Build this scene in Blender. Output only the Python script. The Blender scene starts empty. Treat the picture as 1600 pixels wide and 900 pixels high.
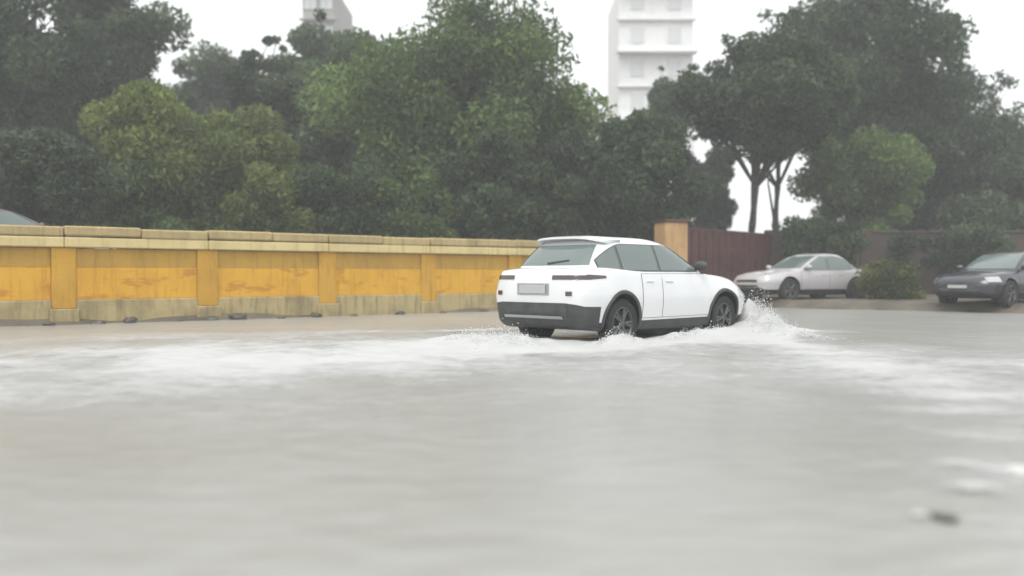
import bpy, bmesh, math, random
import numpy as np
from mathutils import Vector, Matrix
R = math.radians
rnd = random.Random(7)
rng = np.random.default_rng(11)
scene = bpy.context.scene
col = scene.collection

# ------------------------------------------------------------------ camera
CAM_H = 0.95                       # height above the flood water (z = 0)
FPX = 1386.0                       # focal length in photo pixels (1600 wide)
HOR = 430.0                        # horizon row of the photo
cam_d = bpy.data.cameras.new("camera")
cam = bpy.data.objects.new("camera", cam_d)
col.objects.link(cam)
cam_d.sensor_width = 36.0
cam_d.lens = 36.0 * FPX / 1600.0
cam_d.clip_start = 0.05
cam_d.clip_end = 3000.0
cam.location = (0, 0, CAM_H)
cam.rotation_euler = (R(90) - math.atan((450 - HOR) / FPX), 0, 0)
cam_d.dof.use_dof = True
cam_d.dof.focus_distance = 13.5
cam_d.dof.aperture_fstop = 0.45
scene.camera = cam

# ------------------------------------------------------------------ world, sun, exposure
SUN_EL, SUN_AZ = 62.0, 200.0
world = bpy.data.worlds.new("World")
scene.world = world
world.use_nodes = True
wn = world.node_tree
wn.nodes.clear()
w_out = wn.nodes.new("ShaderNodeOutputWorld")
w_bg = wn.nodes.new("ShaderNodeBackground")
w_sky = wn.nodes.new("ShaderNodeTexSky")
w_sky.sky_type = 'NISHITA'
w_sky.sun_disc = False
w_sky.sun_elevation = R(SUN_EL)
w_sky.sun_rotation = R(SUN_AZ)
w_sky.air_density = 1.0
w_sky.dust_density = 6.0
w_sky.ozone_density = 1.0
w_hs = wn.nodes.new("ShaderNodeHueSaturation")
w_hs.inputs['Saturation'].default_value = 0.06      # thick overcast: the cloud deck takes the blue out
w_mx = wn.nodes.new("ShaderNodeMix")
w_mx.data_type = 'RGBA'
w_mx.inputs[0].default_value = 0.65
w_mx.inputs[7].default_value = (7.6, 7.8, 7.9, 1)    # even cloud deck
wn.links.new(w_sky.outputs[0], w_hs.inputs['Color'])
wn.links.new(w_hs.outputs[0], w_mx.inputs[6])
wn.links.new(w_mx.outputs[2], w_bg.inputs[0])
w_bg.inputs[1].default_value = 0.13
wn.links.new(w_bg.outputs[0], w_out.inputs[0])

sun_d = bpy.data.lights.new("sun", 'SUN')
sun_d.energy = 0.7
sun_d.angle = R(25)
sun_d.color = (1.0, 0.97, 0.93)
sun = bpy.data.objects.new("sun", sun_d)
col.objects.link(sun)
_az, _el = R(SUN_AZ), R(SUN_EL)
sdir = Vector((math.sin(_az) * math.cos(_el), math.cos(_az) * math.cos(_el), math.sin(_el)))
sun.rotation_euler = sdir.to_track_quat('Z', 'Y').to_euler()
sun.location = sdir * 50

vs = scene.view_settings
scene.display_settings.display_device = 'sRGB'
vs.view_transform = 'Standard'
vs.look = 'None'
vs.gamma = 1.0
vs.use_curve_mapping = False
vs.exposure = 0.68
scene.cycles.use_denoising = True
scene.cycles.max_bounces = 8
scene.cycles.transparent_max_bounces = 16
scene.cycles.volume_bounces = 2

# ------------------------------------------------------------------ helpers
def tag(o, label=None, cat=None, group=None, kind=None):
    if label: o["label"] = label
    if cat: o["category"] = cat
    if group: o["group"] = group
    if kind: o["kind"] = kind
    return o

def empty(name, loc=(0, 0, 0), rz=0.0):
    o = bpy.data.objects.new(name, None)
    o.empty_display_size = 0.3
    col.objects.link(o)
    o.location = loc
    o.rotation_euler = (0, 0, rz)
    return o

def link(name, me, parent=None):
    o = bpy.data.objects.new(name, me)
    col.objects.link(o)
    if parent is not None:
        o.parent = parent
    return o

def mesh(name, verts, faces, mat, parent=None, smooth=False, loc=None, auto=None):
    me = bpy.data.meshes.new(name)
    me.from_pydata([tuple(v) for v in verts], [], [tuple(f) for f in faces])
    me.update()
    if mat is not None:
        me.materials.append(mat)
    if smooth:
        me.polygons.foreach_set("use_smooth", [True] * len(me.polygons))
        if auto:
            me.set_sharp_from_angle(angle=R(auto))
    o = link(name, me, parent)
    if loc is not None:
        o.location = loc
    return o

class MB:
    """collects shapes into one mesh"""
    def __init__(self):
        self.v, self.f = [], []
    def add(self, v, f):
        n = len(self.v)
        self.v += [tuple(p) for p in v]
        self.f += [tuple(i + n for i in q) for q in f]
        return self
    def box(self, x0, x1, y0, y1, z0, z1, b=0.0, M=None):
        if b <= 0:
            v = [(x, y, z) for x in (x0, x1) for y in (y0, y1) for z in (z0, z1)]
            f = [(0, 1, 3, 2), (4, 6, 7, 5), (0, 4, 5, 1), (2, 3, 7, 6), (0, 2, 6, 4), (1, 5, 7, 3)]
        else:
            bm = bmesh.new()
            bmesh.ops.create_cube(bm, size=1)
            bmesh.ops.scale(bm, vec=(x1 - x0, y1 - y0, z1 - z0), verts=bm.verts)
            bmesh.ops.translate(bm, vec=((x0 + x1) / 2, (y0 + y1) / 2, (z0 + z1) / 2), verts=bm.verts)
            bmesh.ops.bevel(bm, geom=list(bm.edges), offset=b, segments=1, affect='EDGES', profile=0.5)
            bm.verts.index_update()
            v = [p.co[:] for p in bm.verts]
            f = [[q.index for q in k.verts] for k in bm.faces]
            bm.free()
        if M is not None:
            v = [(M @ Vector(p))[:] for p in v]
        return self.add(v, f)
    def tube(self, pts, rad, n=8, cap=True):
        pts = [Vector(p) for p in pts]
        m = len(pts)
        if not hasattr(rad, '__len__'):
            rad = [rad] * m
        v, f = [], []
        for i, p in enumerate(pts):
            t = (pts[min(i + 1, m - 1)] - pts[max(i - 1, 0)]).normalized()
            a = t.cross(Vector((0, 0, 1)))
            if a.length < 1e-3:
                a = t.cross(Vector((0, 1, 0)))
            a.normalize()
            b = t.cross(a)
            for k in range(n):
                g = 2 * math.pi * k / n
                v.append(p + (a * math.cos(g) + b * math.sin(g)) * rad[i])
        for i in range(m - 1):
            for k in range(n):
                k2 = (k + 1) % n
                f.append((i * n + k, i * n + k2, (i + 1) * n + k2, (i + 1) * n + k))
        if cap:
            f.append(tuple(range(n - 1, -1, -1)))
            f.append(tuple(range((m - 1) * n, m * n)))
        return self.add(v, f)
    def lathe_y(self, prof, n=32, c=(0, 0, 0)):
        """prof: (radius, y) pairs, turned about the y axis"""
        v, f = [], []
        m = len(prof)
        for k in range(n):
            g = 2 * math.pi * k / n
            for r, y in prof:
                v.append((c[0] + r * math.cos(g), c[1] + y, c[2] + r * math.sin(g)))
        for k in range(n):
            k2 = (k + 1) % n
            for i in range(m - 1):
                f.append((k * m + i, k * m + i + 1, k2 * m + i + 1, k2 * m + i))
        return self.add(v, f)
    def build(self, name, mat, parent=None, smooth=False, loc=None, auto=35):
        return mesh(name, self.v, self.f, mat, parent, smooth, loc, auto)

def smoothnoise(x, y, seed=0, octs=4, f0=1.0):
    """cheap smooth pseudo noise in about -1..1 (sum of rotated sines)"""
    g = np.random.default_rng(seed)
    s = 0.0
    a, f, tot = 1.0, f0, 0.0
    for o in range(octs):
        for k in range(4):
            th = g.uniform(0, 6.283)
            ph = g.uniform(0, 6.283, 2)
            ff = f * g.uniform(0.7, 1.4)
            u = (x * math.cos(th) + y * math.sin(th)) * ff + ph[0]
            w = (-x * math.sin(th) + y * math.cos(th)) * ff * 0.83 + ph[1]
            s = s + a * np.sin(u + 1.3 * np.sin(w)) * 0.5
        tot += a
        a *= 0.55
        f *= 2.1
    return s / tot

def px(x, d):
    """lateral position of photo column x at depth d"""
    return (x - 800.0) / FPX * d

def pz(y, d):
    """height of photo row y at depth d"""
    return CAM_H + (HOR - y) / FPX * d

# ------------------------------------------------------------------ materials
def new_mat(name):
    m = bpy.data.materials.new(name)
    m.use_nodes = True
    nt = m.node_tree
    return m, nt, nt.nodes['Principled BSDF']

def plain(name, c, rough=0.5, metal=0.0, spec=0.5, noise=0.0, scale=8.0, bump=0.0, coat=0.0, alpha=None):
    m, nt, b = new_mat(name)
    b.inputs['Roughness'].default_value = rough
    b.inputs['Metallic'].default_value = metal
    b.inputs['Specular IOR Level'].default_value = spec
    b.inputs['Coat Weight'].default_value = coat
    b.inputs['Coat Roughness'].default_value = 0.06
    if noise > 0 or bump > 0:
        tc = nt.nodes.new('ShaderNodeTexCoord')
        n = nt.nodes.new('ShaderNodeTexNoise')
        n.inputs['Scale'].default_value = scale
        n.inputs['Detail'].default_value = 6
        nt.links.new(tc.outputs['Object'], n.inputs['Vector'])
        rp = nt.nodes.new('ShaderNodeValToRGB')
        rp.color_ramp.elements[0].position = 0.3
        rp.color_ramp.elements[1].position = 0.7
        lo = [max(0, k * (1 - noise)) for k in c[:3]] + [1]
        hi = [min(1, k * (1 + noise)) for k in c[:3]] + [1]
        rp.color_ramp.elements[0].color = lo
        rp.color_ramp.elements[1].color = hi
        nt.links.new(n.outputs['Fac'], rp.inputs[0])
        nt.links.new(rp.outputs[0], b.inputs['Base Color'])
        if bump > 0:
            bp = nt.nodes.new('ShaderNodeBump')
            bp.inputs['Strength'].default_value = bump
            bp.inputs['Distance'].default_value = 0.02
            nt.links.new(n.outputs['Fac'], bp.inputs['Height'])
            nt.links.new(bp.outputs[0], b.inputs['Normal'])
    else:
        b.inputs['Base Color'].default_value = (*c[:3], 1)
    return m

def plaster(name, c, dirt, dirt_amt=0.5, patch=None, patch_amt=0.5, scale=1.3, rough=0.9):
    """painted render with blotches, vertical run marks and worn patches"""
    m, nt, b = new_mat(name)
    L, N = nt.links, nt.nodes
    geo = N.new('ShaderNodeNewGeometry')
    def noise(sc, det, stretch=None, off=0):
        mp = N.new('ShaderNodeMapping')
        mp.inputs['Location'].default_value = (off, off * 1.7, off * .3)
        if stretch: mp.inputs['Scale'].default_value = stretch
        L.new(geo.outputs['Position'], mp.inputs['Vector'])
        n = N.new('ShaderNodeTexNoise')
        n.inputs['Scale'].default_value = sc
        n.inputs['Detail'].default_value = det
        n.inputs['Roughness'].default_value = 0.62
        L.new(mp.outputs[0], n.inputs['Vector'])
        return n
    def ramp(n, a, bb):
        r = N.new('ShaderNodeMapRange')
        r.inputs['From Min'].default_value = a
        r.inputs['From Max'].default_value = bb
        L.new(n.outputs['Fac'], r.inputs['Value'])
        return r
    def mix(fac, mul, A, B):
        mx = N.new('ShaderNodeMix'); mx.data_type = 'RGBA'
        k = N.new('ShaderNodeMath'); k.operation = 'MULTIPLY'; k.inputs[1].default_value = mul
        L.new(fac.outputs[0], k.inputs[0]); L.new(k.outputs[0], mx.inputs[0])
        if isinstance(A, tuple): mx.inputs[6].default_value = (*A, 1)
        else: L.new(A.outputs[2], mx.inputs[6])
        mx.inputs[7].default_value = (*B, 1)
        return mx
    a = mix(ramp(noise(scale, 6), .42, .68), dirt_amt, c, dirt)
    a = mix(ramp(noise(scale * 1.6, 5, (5, 5, .55), 3.1), .5, .72), dirt_amt * .8, a, tuple(k * .6 for k in dirt))
    if patch:
        a = mix(ramp(noise(scale * 1.1, 7, (1.0, 1.0, 3.2), 7.7), .56, .64), patch_amt, a, patch)
    L.new(a.outputs[2], b.inputs['Base Color'])
    b.inputs['Roughness'].default_value = rough
    b.inputs['Specular IOR Level'].default_value = 0.25
    bn = noise(14, 5)
    bp = N.new('ShaderNodeBump'); bp.inputs['Strength'].default_value = .5; bp.inputs['Distance'].default_value = .02
    L.new(bn.outputs['Fac'], bp.inputs['Height']); L.new(bp.outputs[0], b.inputs['Normal'])
    return m

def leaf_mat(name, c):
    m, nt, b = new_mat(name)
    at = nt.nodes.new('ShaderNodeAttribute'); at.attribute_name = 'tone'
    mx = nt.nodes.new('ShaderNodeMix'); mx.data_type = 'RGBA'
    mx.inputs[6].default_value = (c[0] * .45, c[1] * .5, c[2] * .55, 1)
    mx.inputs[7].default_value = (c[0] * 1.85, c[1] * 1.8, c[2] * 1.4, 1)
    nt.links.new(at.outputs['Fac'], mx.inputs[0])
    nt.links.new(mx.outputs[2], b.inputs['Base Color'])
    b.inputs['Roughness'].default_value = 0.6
    b.inputs['Specular IOR Level'].default_value = 0.3
    tr = nt.nodes.new('ShaderNodeBsdfTranslucent')
    nt.links.new(mx.outputs[2], tr.inputs[0])
    ms = nt.nodes.new('ShaderNodeMixShader'); ms.inputs[0].default_value = 0.38
    nt.links.new(b.outputs[0], ms.inputs[1]); nt.links.new(tr.outputs[0], ms.inputs[2])
    nt.links.new(ms.outputs[0], nt.nodes['Material Output'].inputs[0])
    return m

M = {}
M['bark'] = plain('bark', (.055, .045, .038), .9, noise=.45, scale=6, bump=.6)
M['leaf_green'] = leaf_mat('leaf_green', (.108, .162, .060))
M['leaf_olive'] = leaf_mat('leaf_olive', (.138, .174, .056))
M['leaf_dark'] = leaf_mat('leaf_dark', (.052, .082, .043))
M['leaf_grey'] = leaf_mat('leaf_grey', (.070, .100, .060))
M['leaf_yellow'] = leaf_mat('leaf_yellow', (.10, .115, .04))
M['ochre'] = plaster('ochre_paint', (.50, .30, .055), (.36, .22, .06), .55)
M['yellow'] = plaster('yellow_paint', (.70, .39, .045), (.54, .27, .04), .55, (.45, .20, .03), .7)
M['pier'] = plaster('pier_paint', (.58, .33, .05), (.44, .24, .04), .6)
M['cream'] = plaster('cream_plaster', (.66, .54, .27), (.44, .34, .16), .5)
M['capstone'] = plaster('weathered_capstone', (.46, .36, .18), (.27, .21, .11), .6)
M['plinth'] = plaster('plinth_plaster', (.46, .37, .19), (.22, .18, .10), .75)
M['peach'] = plaster('peach_plaster', (.52, .33, .16), (.33, .20, .10), .6)
M['maroon'] = plain('maroon_paint', (.085, .030, .026), .55, noise=.35, scale=3)
M['concrete'] = plaster('concrete', (.36, .35, .33), (.2, .19, .18), .5)
M['pale_wall'] = plaster('pale_wall', (.84, .84, .83), (.7, .7, .69), .4)
M['pale_slab'] = plaster('pale_slab', (.74, .74, .73), (.64, .64, .63), .4)
M['grey_wall'] = plaster('grey_wall', (.40, .385, .38), (.28, .27, .27), .4)
M['win_dark'] = plain('window_glass', (.60, .61, .62), .12, spec=.8)
M['stone'] = plain('wet_stone', (.075, .068, .055), .45, noise=.5, scale=12, bump=.6)
M['pale_stone'] = plain('pale_stone', (.60, .59, .55), .5, noise=.2, scale=20, bump=.5)
M['white_panel'] = plain('white_panel', (.7, .7, .7), .5, noise=.1)

def brick_mat():
    m, nt, b = new_mat('red_brick')
    tc = nt.nodes.new('ShaderNodeTexCoord')
    mp = nt.nodes.new('ShaderNodeMapping'); mp.inputs['Rotation'].default_value = (R(90), 0, 0)
    br = nt.nodes.new('ShaderNodeTexBrick')
    br.inputs['Color1'].default_value = (.095, .042, .034, 1)
    br.inputs['Color2'].default_value = (.065, .036, .030, 1)
    br.inputs['Mortar'].default_value = (.10, .085, .075, 1)
    br.inputs['Scale'].default_value = 1.0
    br.inputs['Brick Width'].default_value = .24
    br.inputs['Row Height'].default_value = .085
    br.inputs['Mortar Size'].default_value = .012
    nt.links.new(tc.outputs['Object'], mp.inputs[0]); nt.links.new(mp.outputs[0], br.inputs['Vector'])
    n = nt.nodes.new('ShaderNodeTexNoise'); n.inputs['Scale'].default_value = 1.1; n.inputs['Detail'].default_value = 6
    nt.links.new(tc.outputs['Object'], n.inputs['Vector'])
    rp = nt.nodes.new('ShaderNodeMapRange'); rp.inputs[1].default_value = .4; rp.inputs[2].default_value = .7; rp.inputs[4].default_value = .7
    nt.links.new(n.outputs['Fac'], rp.inputs[0])
    mx = nt.nodes.new('ShaderNodeMix'); mx.data_type = 'RGBA'; mx.inputs[7].default_value = (.05, .055, .04, 1)
    nt.links.new(rp.outputs[0], mx.inputs[0]); nt.links.new(br.outputs['Color'], mx.inputs[6])
    nt.links.new(mx.outputs[2], b.inputs['Base Color']); b.inputs['Roughness'].default_value = .9
    bp = nt.nodes.new('ShaderNodeBump'); bp.inputs['Distance'].default_value = .02; bp.invert = True
    nt.links.new(br.outputs['Fac'], bp.inputs['Height']); nt.links.new(bp.outputs[0], b.inputs['Normal'])
    return m
M['brick'] = brick_mat()
M['dark_cope'] = plain('dark_coping', (.07, .055, .048), .9, noise=.4, scale=4)

def water_mat():
    m, nt, b = new_mat('muddy_flood_water')
    L, N = nt.links, nt.nodes
    geo = N.new('ShaderNodeNewGeometry')
    n = N.new('ShaderNodeTexNoise'); n.inputs['Scale'].default_value = .35; n.inputs['Detail'].default_value = 5
    L.new(geo.outputs['Position'], n.inputs['Vector'])
    rp = N.new('ShaderNodeValToRGB')
    rp.color_ramp.elements[0].position = .3; rp.color_ramp.elements[0].color = (.305, .30, .274, 1)
    rp.color_ramp.elements[1].position = .7; rp.color_ramp.elements[1].color = (.355, .35, .33, 1)
    L.new(n.outputs['Fac'], rp.inputs[0]); L.new(rp.outputs[0], b.inputs['Base Color'])
    b.inputs['Roughness'].default_value = .26
    b.inputs['IOR'].default_value = 1.33
    b.inputs['Specular IOR Level'].default_value = .5
    mp = N.new('ShaderNodeMapping'); mp.inputs['Scale'].default_value = (1.0, 1.9, 1)
    L.new(geo.outputs['Position'], mp.inputs[0])
    n1 = N.new('ShaderNodeTexNoise'); n1.inputs['Scale'].default_value = 3.2; n1.inputs['Detail'].default_value = 5; n1.inputs['Roughness'].default_value = .5
    L.new(mp.outputs[0], n1.inputs['Vector'])
    bp = N.new('ShaderNodeBump'); bp.inputs['Strength'].default_value = .35; bp.inputs['Distance'].default_value = .06
    L.new(n1.outputs['Fac'], bp.inputs['Height']); L.new(bp.outputs[0], b.inputs['Normal'])
    return m
M['water'] = water_mat()

def foam_mat():
    m, nt, b = new_mat('foam_and_sheen')
    L, N = nt.links, nt.nodes
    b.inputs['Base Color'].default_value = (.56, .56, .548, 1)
    b.inputs['Roughness'].default_value = .7
    at = N.new('ShaderNodeAttribute'); at.attribute_name = 'foam_sheen_amount'
    geo = N.new('ShaderNodeNewGeometry')
    mp = N.new('ShaderNodeMapping'); mp.inputs['Scale'].default_value = (1, 1.3, 1)
    L.new(geo.outputs['Position'], mp.inputs[0])
    n = N.new('ShaderNodeTexNoise'); n.inputs['Scale'].default_value = 5.0; n.inputs['Detail'].default_value = 9; n.inputs['Roughness'].default_value = .68
    L.new(mp.outputs[0], n.inputs['Vector'])
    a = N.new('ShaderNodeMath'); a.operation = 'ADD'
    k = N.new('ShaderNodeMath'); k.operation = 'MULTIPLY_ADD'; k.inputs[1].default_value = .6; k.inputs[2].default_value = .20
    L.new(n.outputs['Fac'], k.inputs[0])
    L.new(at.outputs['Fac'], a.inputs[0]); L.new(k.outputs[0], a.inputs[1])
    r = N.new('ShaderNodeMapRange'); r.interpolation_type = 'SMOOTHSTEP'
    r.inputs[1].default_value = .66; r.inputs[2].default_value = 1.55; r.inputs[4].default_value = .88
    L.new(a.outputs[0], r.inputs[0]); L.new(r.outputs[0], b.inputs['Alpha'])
    bp = N.new('ShaderNodeBump'); bp.inputs['Strength'].default_value = .6; bp.inputs['Distance'].default_value = .03
    L.new(n.outputs['Fac'], bp.inputs['Height']); L.new(bp.outputs[0], b.inputs['Normal'])
    return m
M['foam'] = foam_mat()
M['spray'] = plain('spray_drops', (.66, .67, .66), .35)

def ground_mat():
    m, nt, b = new_mat('wet_mud_ground')
    L, N = nt.links, nt.nodes
    geo = N.new('ShaderNodeNewGeometry')
    n = N.new('ShaderNodeTexNoise'); n.inputs['Scale'].default_value = .9; n.inputs['Detail'].default_value = 8
    L.new(geo.outputs['Position'], n.inputs['Vector'])
    rp = N.new('ShaderNodeValToRGB')
    rp.color_ramp.elements[0].position = .32; rp.color_ramp.elements[0].color = (.055, .047, .034, 1)
    rp.color_ramp.elements[1].position = .68; rp.color_ramp.elements[1].color = (.17, .145, .11, 1)
    L.new(n.outputs['Fac'], rp.inputs[0]); L.new(rp.outputs[0], b.inputs['Base Color'])
    b.inputs['Roughness'].default_value = .7
    n2 = N.new('ShaderNodeTexNoise'); n2.inputs['Scale'].default_value = 9; n2.inputs['Detail'].default_value = 6
    L.new(geo.outputs['Position'], n2.inputs['Vector'])
    bp = N.new('ShaderNodeBump'); bp.inputs['Strength'].default_value = .6; bp.inputs['Distance'].default_value = .05
    L.new(n2.outputs['Fac'], bp.inputs['Height']); L.new(bp.outputs[0], b.inputs['Normal'])
    return m
M['ground'] = ground_mat()

# ------------------------------------------------------------------ ground and flood water
WA = np.array((-9.5, 16.5)); WT = np.array((.785, .619)); WN = np.array((-.619, .785))   # wall line
SA = np.array((5.0, 28.0)); SN = np.array((.615, .79))                                   # far bank line

def land_s(x, y):
    s1 = (x - WA[0]) * WN[0] + (y - WA[1]) * WN[1]
    s2 = (x - SA[0]) * SN[0] + (y - SA[1]) * SN[1]
    return np.maximum(s1, s2)

def ground_z(x, y):
    s = land_s(x, y) + .16 * smoothnoise(x, y, 5, 3, 1.1)
    t = np.clip((s + .62) / 1.0, 0, 1)
    t = t * t * (3 - 2 * t)
    s1 = (x - WA[0]) * WN[0] + (y - WA[1]) * WN[1]
    e = np.clip((s1 - .35) / .9, 0, 1) * np.clip((-5.0 - x) / 2.5, 0, 1)
    return -.26 + .62 * e + .50 * t + .02 * smoothnoise(x, y, 9, 3, 2.0)

def spaced(a, b, step, far, grow=1.35):
    c = list(np.arange(a, b + 1e-6, step))
    s, x = step, c[-1]
    while x < far:
        s *= grow; x += s; c.append(x)
    s, x, pre = step, c[0], []
    while x > -far:
        s *= grow; x -= s; pre.append(x)
    return np.array(pre[::-1] + c)

def grid_mesh(name, xs, ys, zf, mat, attr=None):
    X, Y = np.meshgrid(xs, ys)
    Z = zf(X, Y)
    v = np.stack([X, Y, Z], -1).reshape(-1, 3)
    nx, ny = len(xs), len(ys)
    i = np.arange((ny - 1) * (nx - 1)); r, c = i // (nx - 1), i % (nx - 1)
    a = r * nx + c
    f = np.stack([a, a + 1, a + nx + 1, a + nx], -1)
    return v, f

def np_mesh(name, v, f, mat, parent=None, smooth=True, attr=None):
    me = bpy.data.meshes.new(name)
    k = f.shape[1]
    me.vertices.add(len(v)); me.vertices.foreach_set("co", np.ascontiguousarray(v, dtype=np.float32).ravel())
    me.loops.add(f.size); me.loops.foreach_set("vertex_index", np.ascontiguousarray(f, dtype=np.int32).ravel())
    me.polygons.add(len(f)); me.polygons.foreach_set("loop_start", np.arange(0, f.size, k, dtype=np.int32))
    me.update(calc_edges=True)
    if smooth:
        me.polygons.foreach_set("use_smooth", np.ones(len(f), dtype=bool))
    if attr:
        for an, av in attr.items():
            at = me.attributes.new(an, 'FLOAT', 'POINT')
            at.data.foreach_set("value", np.ascontiguousarray(av, dtype=np.float32))
    me.materials.append(mat)
    return link(name, me, parent)

v, f = grid_mesh('ground', spaced(-16, 24, .4, 900), spaced(2, 34, .4, 900), ground_z, M['ground'])
tag(np_mesh('ground', v, f, M['ground']), kind='structure')

# the moving car: where it stands
CAR = np.array((1.87, 13.98)); CH = np.array((.7071, .7071)); CR = np.array((.7071, -.7071))

def car_local(x, y):
    dx, dy = x - CAR[0], y - CAR[1]
    return dx * CH[0] + dy * CH[1], dx * CR[0] + dy * CR[1]        # forward, right

def gauss(a, s):
    return np.exp(-(a / s) ** 2)

def water_z(x, y):
    u, w = car_local(x, y)
    z = .006 * smoothnoise(x * .8, y * 1.7, 21, 4, 1.6)
    near = np.exp(-((u / 7) ** 2 + (w / 5) ** 2))
    z = z + .022 * near * smoothnoise(x, y, 33, 4, 2.6)
    wake = np.clip(-(u + 1.5) / 2, 0, 1) * np.exp(-np.clip(-(u + 2), 0, None) / 7) * gauss(w, 1.8)
    z = z + .035 * wake * smoothnoise(x, y, 41, 4, 3.1)
    # bow wave pushed up ahead of the nose and running back along both sides
    for sgn in (1, -1):
        arm = sgn * w - (.75 + .33 * np.clip(2.2 - u, 0, None))
        z = z + .11 * gauss(arm, .33) * np.clip((2.9 - u) / .6, 0, 1) * np.exp(-np.clip(2.2 - u, 0, None) / 3.0)
    z = z + .13 * gauss(u - 2.45, .35) * gauss(w, .9)
    return z

v, f = grid_mesh('water', spaced(-12, 15, .075, 300), spaced(2.2, 27, .075, 300), water_z, M['water'])
tag(np_mesh('flood_water', v, f, M['water']), kind='structure')

def plume_h(u, w):
    """height of the thrown water over a spot beside the car"""
    q = np.clip((2.35 - u) / 1.3, 0, 1.15)
    arm = .36 * np.exp(-((w - (.80 + 1.55 * q)) / .46) ** 2) * np.exp(-1.25 * q) * np.clip((2.95 - u) / .5, 0, 1) * np.clip((u - .9) / .5, 0, 1)
    far = .40 * np.exp(-((-w - (.75 + 1.2 * q)) / .35) ** 2) * np.exp(-1.9 * q) * np.clip((2.95 - u) / .5, 0, 1) * np.clip((u - .9) / .5, 0, 1)
    nose = .30 * gauss(u - 2.5, .30) * gauss(w, .8)
    side = .10 * gauss(w - 1.2, .22) * gauss(u - .1, 1.3)
    rear = .20 * gauss(w - 1.15, .20) * gauss(u + 1.75, .40)
    tail = .16 * gauss(w, .85) * gauss(u + 2.95, .55)
    return np.maximum.reduce([arm, far, nose, side, rear, tail]) * (1 + .25 * smoothnoise(u, w, 88, 3, 6.0))

# foam churned up by the car: wake behind, bow wave, arms along both sides, plus a painted sky sheen
def foam_sheen_density(x, y):
    u, w = car_local(x, y)
    back = np.clip(-u - 1.2, 0, None)
    d = 1.0 * np.clip(back / .6, 0, 1) * gauss(w, 1.0 + .16 * back) * np.exp(-back / 5.5)
    for sgn, ln, k in ((1, 3.2, .85), (-1, 5.5, .55)):
        arm = sgn * w - (.85 + k * np.clip(2.0 - u, 0, None))
        d = d + .85 * gauss(arm, .42 + .12 * np.clip(2 - u, 0, None)) * np.clip((3.3 - u) / .7, 0, 1) * np.exp(-np.clip(2.2 - u, 0, None) / ln)
    d = d + .9 * gauss(w - 1.5, .85) * gauss(u - .2, 2.4)
    d = d + 1.1 * gauss(u - 2.6, .75) * gauss(w - .4, 1.3)
    d = d + .22 * np.exp(-(((x + 2.6) / 4.6) ** 2 + ((y - 12.2 - .10 * x) / 2.6) ** 2))
    d = d + .10 * np.exp(-(((x + 5.5) / 4.0) ** 2 + ((y - 11.0) / 2.2) ** 2))
    d = d + .22 * np.exp(-(((x - 4.9) / 1.5) ** 2 + ((y - 8.8) / 2.0) ** 2))
    d = d + .54 * np.exp(-(((x - 1.2) / 11) ** 4 + ((y - 9.0) / 5.2) ** 2))     # broad pale tint: sky reflection painted onto the middle-distance water
    d = d + .30 * np.exp(-(((x - 2.3) / .5) ** 2 + ((y - 4.0) / .5) ** 2))
    for cx, cy, sx, sy, am in ((1470, 600, .5, .35, .2), (1560, 622, .6, .3, .22), (1490, 645, .35, .22, .25), (1550, 690, .3, .2, .25),
                               (1522, 768, .12, .07, .36), (1588, 738, .12, .07, .34), (1440, 808, .10, .06, .4), (1500, 730, .15, .08, .26)):
        dd = CAM_H / ((cy - HOR) / FPX)
        d = d + am * np.exp(-(((x - px(cx, dd)) / sx) ** 2 + ((y - dd) / sy) ** 2))
    return d * (1 + .28 * smoothnoise(x, y, 61, 4, 1.7)) - .05
def thrown(x, y):
    u, w = car_local(x, y)
    h = plume_h(u, w) * (1 + .5 * smoothnoise(x, y, 91, 4, 8.0))
    return h * (1 - (np.abs(w) < .84) * (np.abs(u) < 2.1))
xs = np.arange(-15, 15, .05); ys = np.arange(2.6, 22, .05)
X, Y = np.meshgrid(xs, ys)
D = foam_sheen_density(X, Y) + 1.6 * thrown(X, Y)
v, f = grid_mesh('foam', xs, ys, lambda a, b: water_z(a, b) + .62 * thrown(a, b) + .008 + .035 * np.clip(foam_sheen_density(a, b), 0, 1.2) * (.6 + .5 * smoothnoise(a, b, 77, 3, 9.0)), None)
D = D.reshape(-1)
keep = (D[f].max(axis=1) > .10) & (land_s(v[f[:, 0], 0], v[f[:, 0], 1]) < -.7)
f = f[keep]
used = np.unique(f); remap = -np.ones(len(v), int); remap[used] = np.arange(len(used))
tag(np_mesh('foam', v[used], remap[f], M['foam'], attr={'foam_sheen_amount': np.clip(D[used], 0, 1.3)}),
    'white churned foam spreading over the flood behind and beside the white car, with a painted pale sky sheen', 'foam', kind='stuff')

# ------------------------------------------------------------------ cars
def car_paint(name, c, rough=.25):
    return plain(name, c, rough, coat=.6, noise=.03, scale=2)
CM = {
    'tyre': plain('tyre_rubber', (.018, .018, .018), .8),
    'rim': plain('alloy_rim', (.11, .115, .115), .4, metal=.6),
    'dark': plain('dark_plastic', (.05, .052, .053), .55, noise=.35, scale=5),
    'liner': plain('arch_liner', (.012, .012, .012), .9),
    'glass': plain('tinted_glass', (.13, .165, .155), .06, spec=.8),
    'smoke': plain('smoked_lamp', (.06, .03, .03), .12, spec=.7, coat=.5),
    'lamp': plain('clear_lamp', (.45, .46, .47), .1, spec=.8, coat=.5),
    'chrome': plain('silver_trim', (.45, .46, .46), .3, metal=.8),
    'trim': plain('window_trim', (.10, .105, .105), .4),
    'plate': plain('number_plate', (.42, .43, .42), .5),
    'seam': plain('panel_gap', (.03, .03, .03), .8),
}

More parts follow.
